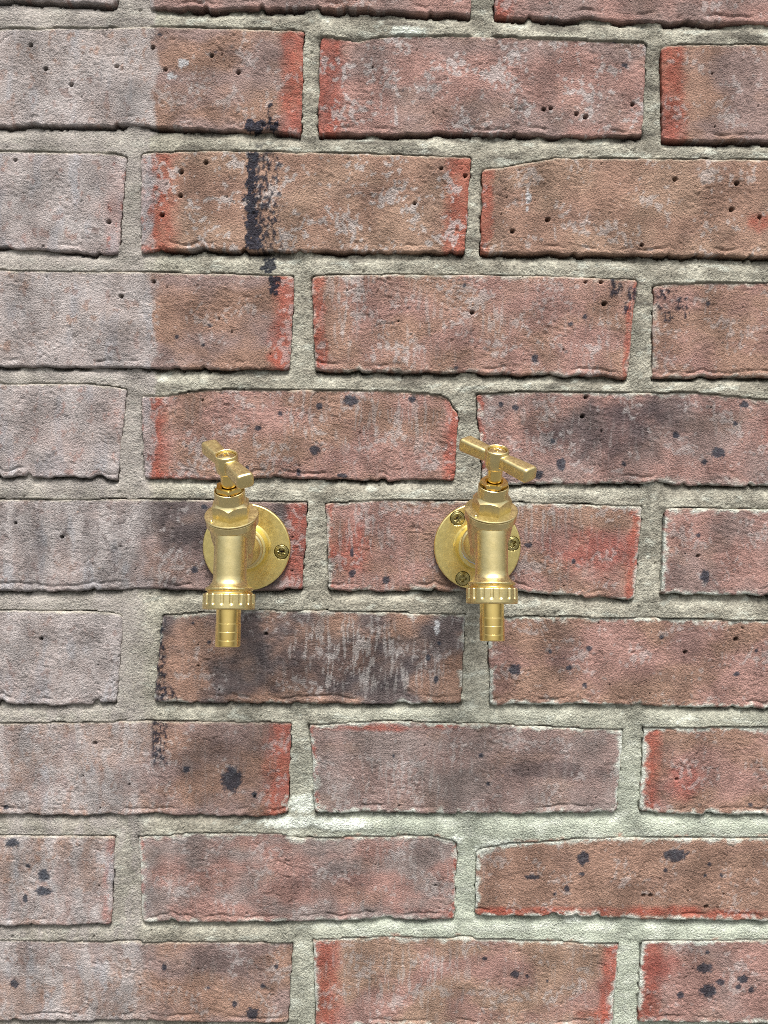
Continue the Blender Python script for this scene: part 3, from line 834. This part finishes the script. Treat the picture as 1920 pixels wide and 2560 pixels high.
def build_tap(x, z, lift, handle_turn, hex_turn, gland_turn, plate_turn, label):
    tap = bpy.data.objects.new('garden_tap', None)
    C.objects.link(tap)
    tap.location = (x/1000, 0, z/1000)
    tap['label'] = label
    tap['category'] = 'tap'
    tap['group'] = 'pair of brass garden taps'
    P = lambda out, up, side=0.: Vector((side, -out, up+lift*min(1, out/40)))
    wallax = frame((0, 0, 0), (0, -1, 0))
    inlet = frame((0, 0, lift*.4), (0, -1, 0))
    # wall plate and its three screws
    def sunk(th, r, a):
        px, py = r*np.cos(th), r*np.sin(th)
        for k in range(3):
            t = plate_turn+k*2*math.pi/3
            d = np.hypot(px-23.3*math.cos(t), py-23.3*math.sin(t))
            a = np.where((a > 2.4) & (r > 16), np.minimum(a, 3.2-2.6*sstep(4.95, 4.3, d)-4*sstep(4.2, 3.2, d)), a)
        return r, a
    prof = [(0, -1), (28.0, -1), (28.9, -.4), (29, 1.2), (28.95, 2.0), (28.7, 2.6), (28.3, 2.95)]+[(28-.3*i, 3.05+.01*i) for i in range(35)]
    prof += [(17.2, 3.5), (16.4, 3.75), (15.6, 4.2), (15.0, 4.9), (14.6, 5.9), (14.3, 7.2), (14.1, 9), (13.9, 11.2), (13.7, 11.7), (13.2, 12.0), (10.2, 12.1), (10.2, 6), (0, 6)]
    plate = lathe('wall_plate', prof, wallax, M_PLATE, tap, 360, sunk, bev=0, sharp=50)
    for k in range(3):
        a = plate_turn+k*2*math.pi/3
        f = frame((23.3*math.cos(a), -3.25, 23.3*math.sin(a)), (0, -1, 0))
        screw_head('screw', f, 4.5, .45, .95, 2.35, 4.0, M_ZINC, plate, .5+k*1.3, True)
    # white tape on the thread
    def ragged(th, r, a):
        return r+.25*np.sin(th*7+1)+.2*np.sin(th*17), a+.35*np.sin(th*5)*(a > 12.5)
    lathe('thread_tape', [(9.6, 11.2), (11.2, 11.6), (12.1, 12.3), (11.9, 13.1), (9.6, 13.6)], inlet, M_TAPE, tap, 72, ragged, bev=0)
    # headwork axis
    ha = Vector((0, -math.sin(HEAD_TILT), math.cos(HEAD_TILT)))
    rim = P(57.5, 25.2)
    head = frame(rim, ha)
    # outlet axis
    oa = Vector((0, -math.sin(OUT_TILT), -math.cos(OUT_TILT)))
    o0 = P(58.2, 16)
    out = frame(o0, oa)
    if 'body' not in _shared:
        sh = [
            closed_lathe([(0, 12.4), (10, 12.4), (12.3, 12.6), (12.7, 13.3), (12.7, 15.6), (12.2, 16.3), (11, 17), (10.6, 20), (10.8, 30), (11.2, 48), (9, 54), (0, 56)], inlet),
            closed_lathe([(0, -33), (5, -32), (9, -29), (11.6, -24), (12.9, -17), (13.6, -10), (14.1, -6.5), (14.1, -4.6), (0, -4.6)], head),
            closed_lathe([(0, -4), (4, -3.6), (8, -1.6), (9.4, 2), (9.6, 6), (9.6, 28), (9.8, 30), (10.6, 31.8), (12.4, 33.6), (13.9, 34.4), (13.9, 35.4), (0, 35.4)], out),
        ]
        _shared['body'] = (fused('body', sh, .42, 7), lift)
    me, lf0 = _shared['body']
    body = new_obj('body', me, M_CAST, tap)
    body.location = (0, 0, (lift-lf0)/1000)
    # machined band under the bonnet
    band = lathe('rim_band', [(12.5, -6.2), (15.2, -6.2), (15.45, -5.6), (15.45, -2.0), (15.2, -1.6), (12.5, -1.6)], head, M_BAND, body, 128, bev=.15)
    band.location = -body.location
    # bonnet: flange, chamfered hexagon, collar with a recess
    def hexa(th, r, a):
        ap = 10.0
        rh = ap/np.cos((th+math.pi/6) % (math.pi/3)-math.pi/6)
        k = (r > 11.3) & (a > .2) & (r < 14)
        top = a > 6.0
        r2 = np.where(k, rh, r)
        a2 = np.where(k & top, 8.8-np.maximum(rh-9.2, 0)*.75, a)
        return r2, a2
    hm = head @ Matrix.Rotation(hex_turn, 4, 'Z')
    prof = [(12.4, -1.3), (15.3, -1.3), (15.75, -.9), (15.75, -.35), (15.4, 0), (14.3, .05), (12, .3), (12, 1.2), (12, 3), (12, 5.8), (12.01, 6.6), (9.15, 8.85), (8.95, 9.3), (8.9, 12), (8.9, 15.3), (8.75, 15.8), (8.4, 16), (8.05, 15.7), (7.9, 15), (7.8, 11.5), (4, 11.5)]
    bonnet = lathe('bonnet', prof, hm, M_CAST, tap, 240, hexa, bev=0, sharp=38)
    # small cast pip on the flange
    pm = head @ Matrix.Rotation(R(222), 4, 'Z') @ Matrix.Translation((13.7, 0, .1))
    lathe('casting_pip', [(1.15, -.3), (1.0, .35), (.6, .75), (0.01, .85)], pm, M_CAST, bonnet, 20, bev=0)
    # gland nut
    def hexg(th, r, a):
        ap = 7.0
        rh = ap/np.cos((th+math.pi/6) % (math.pi/3)-math.pi/6)
        k = (r > 7.2)
        return np.where(k, np.minimum(rh, r), r), a
    gm = head @ Matrix.Rotation(gland_turn, 4, 'Z')
    lathe('gland_nut', [(6.4, 11), (6.4, 15.4), (6.6, 15.8), (7.6, 16.3), (8.1, 16.6), (8.1, 18.3), (7.5, 18.9), (5.5, 19), (5.1, 18.8), (5.05, 16), (4.2, 16)], gm, M_POL, tap, 144, hexg, bev=.12, sharp=40)
    lathe('spindle', [(4.3, 12), (4.3, 28), (0, 28)], head, M_POL, tap, 64, bev=.2)
    # cross handle with its screw
    if 'handle' not in _shared:
        I4 = Matrix.Identity(4)
        bars = [(-26.3, 0, 0, 33.2), (-26.2, 2.6, 2.0, 33.2), (-25.9, 4.4, 3.7, 33.2), (-24.8, 5.0, 4.3, 33.2), (-18, 4.8, 4.1, 33.3), (-9, 4.3, 3.9, 33.4), (-5, 3.8, 3.5, 33.4), (0, 3.8, 3.5, 33.4),
                (5, 3.8, 3.5, 33.4), (9, 4.3, 3.9, 33.4), (18, 4.8, 4.1, 33.3), (24.8, 5.0, 4.3, 33.2), (25.9, 4.4, 3.7, 33.2), (26.2, 2.6, 2.0, 33.2), (26.3, 0, 0, 33.2)]
        v, q = box_shell(bars, I4)
        hub = closed_lathe([(0, 27.0), (4.9, 27.0), (5.6, 27.3), (6.0, 28.2), (6.5, 30.5), (6.7, 34), (6.7, 38.2), (6.4, 39), (5.75, 39), (5.45, 38.6), (5.4, 35.6), (0, 35.6)], I4)
        _shared['handle'] = fused('handle', [hub, (v, q)], .30, 5)
    handle = new_obj('handle', _shared['handle'], M_CAST, tap)
    hm2 = head @ Matrix.Rotation(handle_turn, 4, 'Z')
    hm2.translation = hm2.translation/1000
    handle.matrix_local = hm2
    sm = Matrix.Translation((0, 0, 37.9))
    screw_head('screw', sm, 5.15, .9, .62, 2.1, 2.0, M_BAND, handle, .6, False)
    # outlet: turned rings, ribbed union nut, hose tail
    lathe('outlet_ring', [(8, 34.6), (13.6, 34.7), (13.75, 35.1), (13.6, 35.9), (12.7, 36.1), (12.7, 36.7), (13.5, 36.9), (13.6, 37.4), (13.2, 38), (8, 38)], out, M_POL, tap, 128, bev=.1)
    def ribs(th, r, a):
        ph = (th*18/(2*np.pi)) % 1-.5
        w = np.abs(ph)*2*np.pi/18*15
        g = 1-sstep(.72, 1.08, w)
        on = (1-sstep(43.2, 44.3, a+np.where(w < 1, w*w*.5, 0)))*(r > 14)
        return r-.85*g*on, a
    ring = [(9, 37.6), (14.3, 37.6), (14.8, 37.75), (15.0, 38.0)]+[(15.05, 38+.25*i) for i in range(1, 32)]+[(15.0, 46.2), (14.8, 46.5), (14.2, 46.7), (7, 46.7)]
    um = out @ Matrix.Rotation(.09 if x < 0 else .16, 4, 'Z')
    lathe('union_nut', ring, um, M_CAST, tap, 18*20, ribs, bev=0)
    tail = [(7.0, 44), (7.15, 46), (7.1, 54.6), (7.2, 54.7), (7.31, 54.9), (7.27, 59.4), (7.2, 59.5), (7.31, 59.7), (7.27, 64.2), (7.2, 64.3), (7.31, 64.5), (7.3, 67.6), (7.0, 68), (6.0, 68), (5.7, 67.7), (5.6, 40), (0, 40)]
    lathe('hose_tail', tail, out, M_POL, tap, 96, bev=.06, sharp=40)
    return tap

build_tap(-38.3, .3, 0.0, R(-57), R(2), R(8), R(-7), 'left brass garden tap with a single screw showing in its round wall plate')
build_tap(114.8, 2.1, 2.8, R(-51), R(14), R(20), R(6), 'right brass garden tap with three screws showing in its round wall plate')
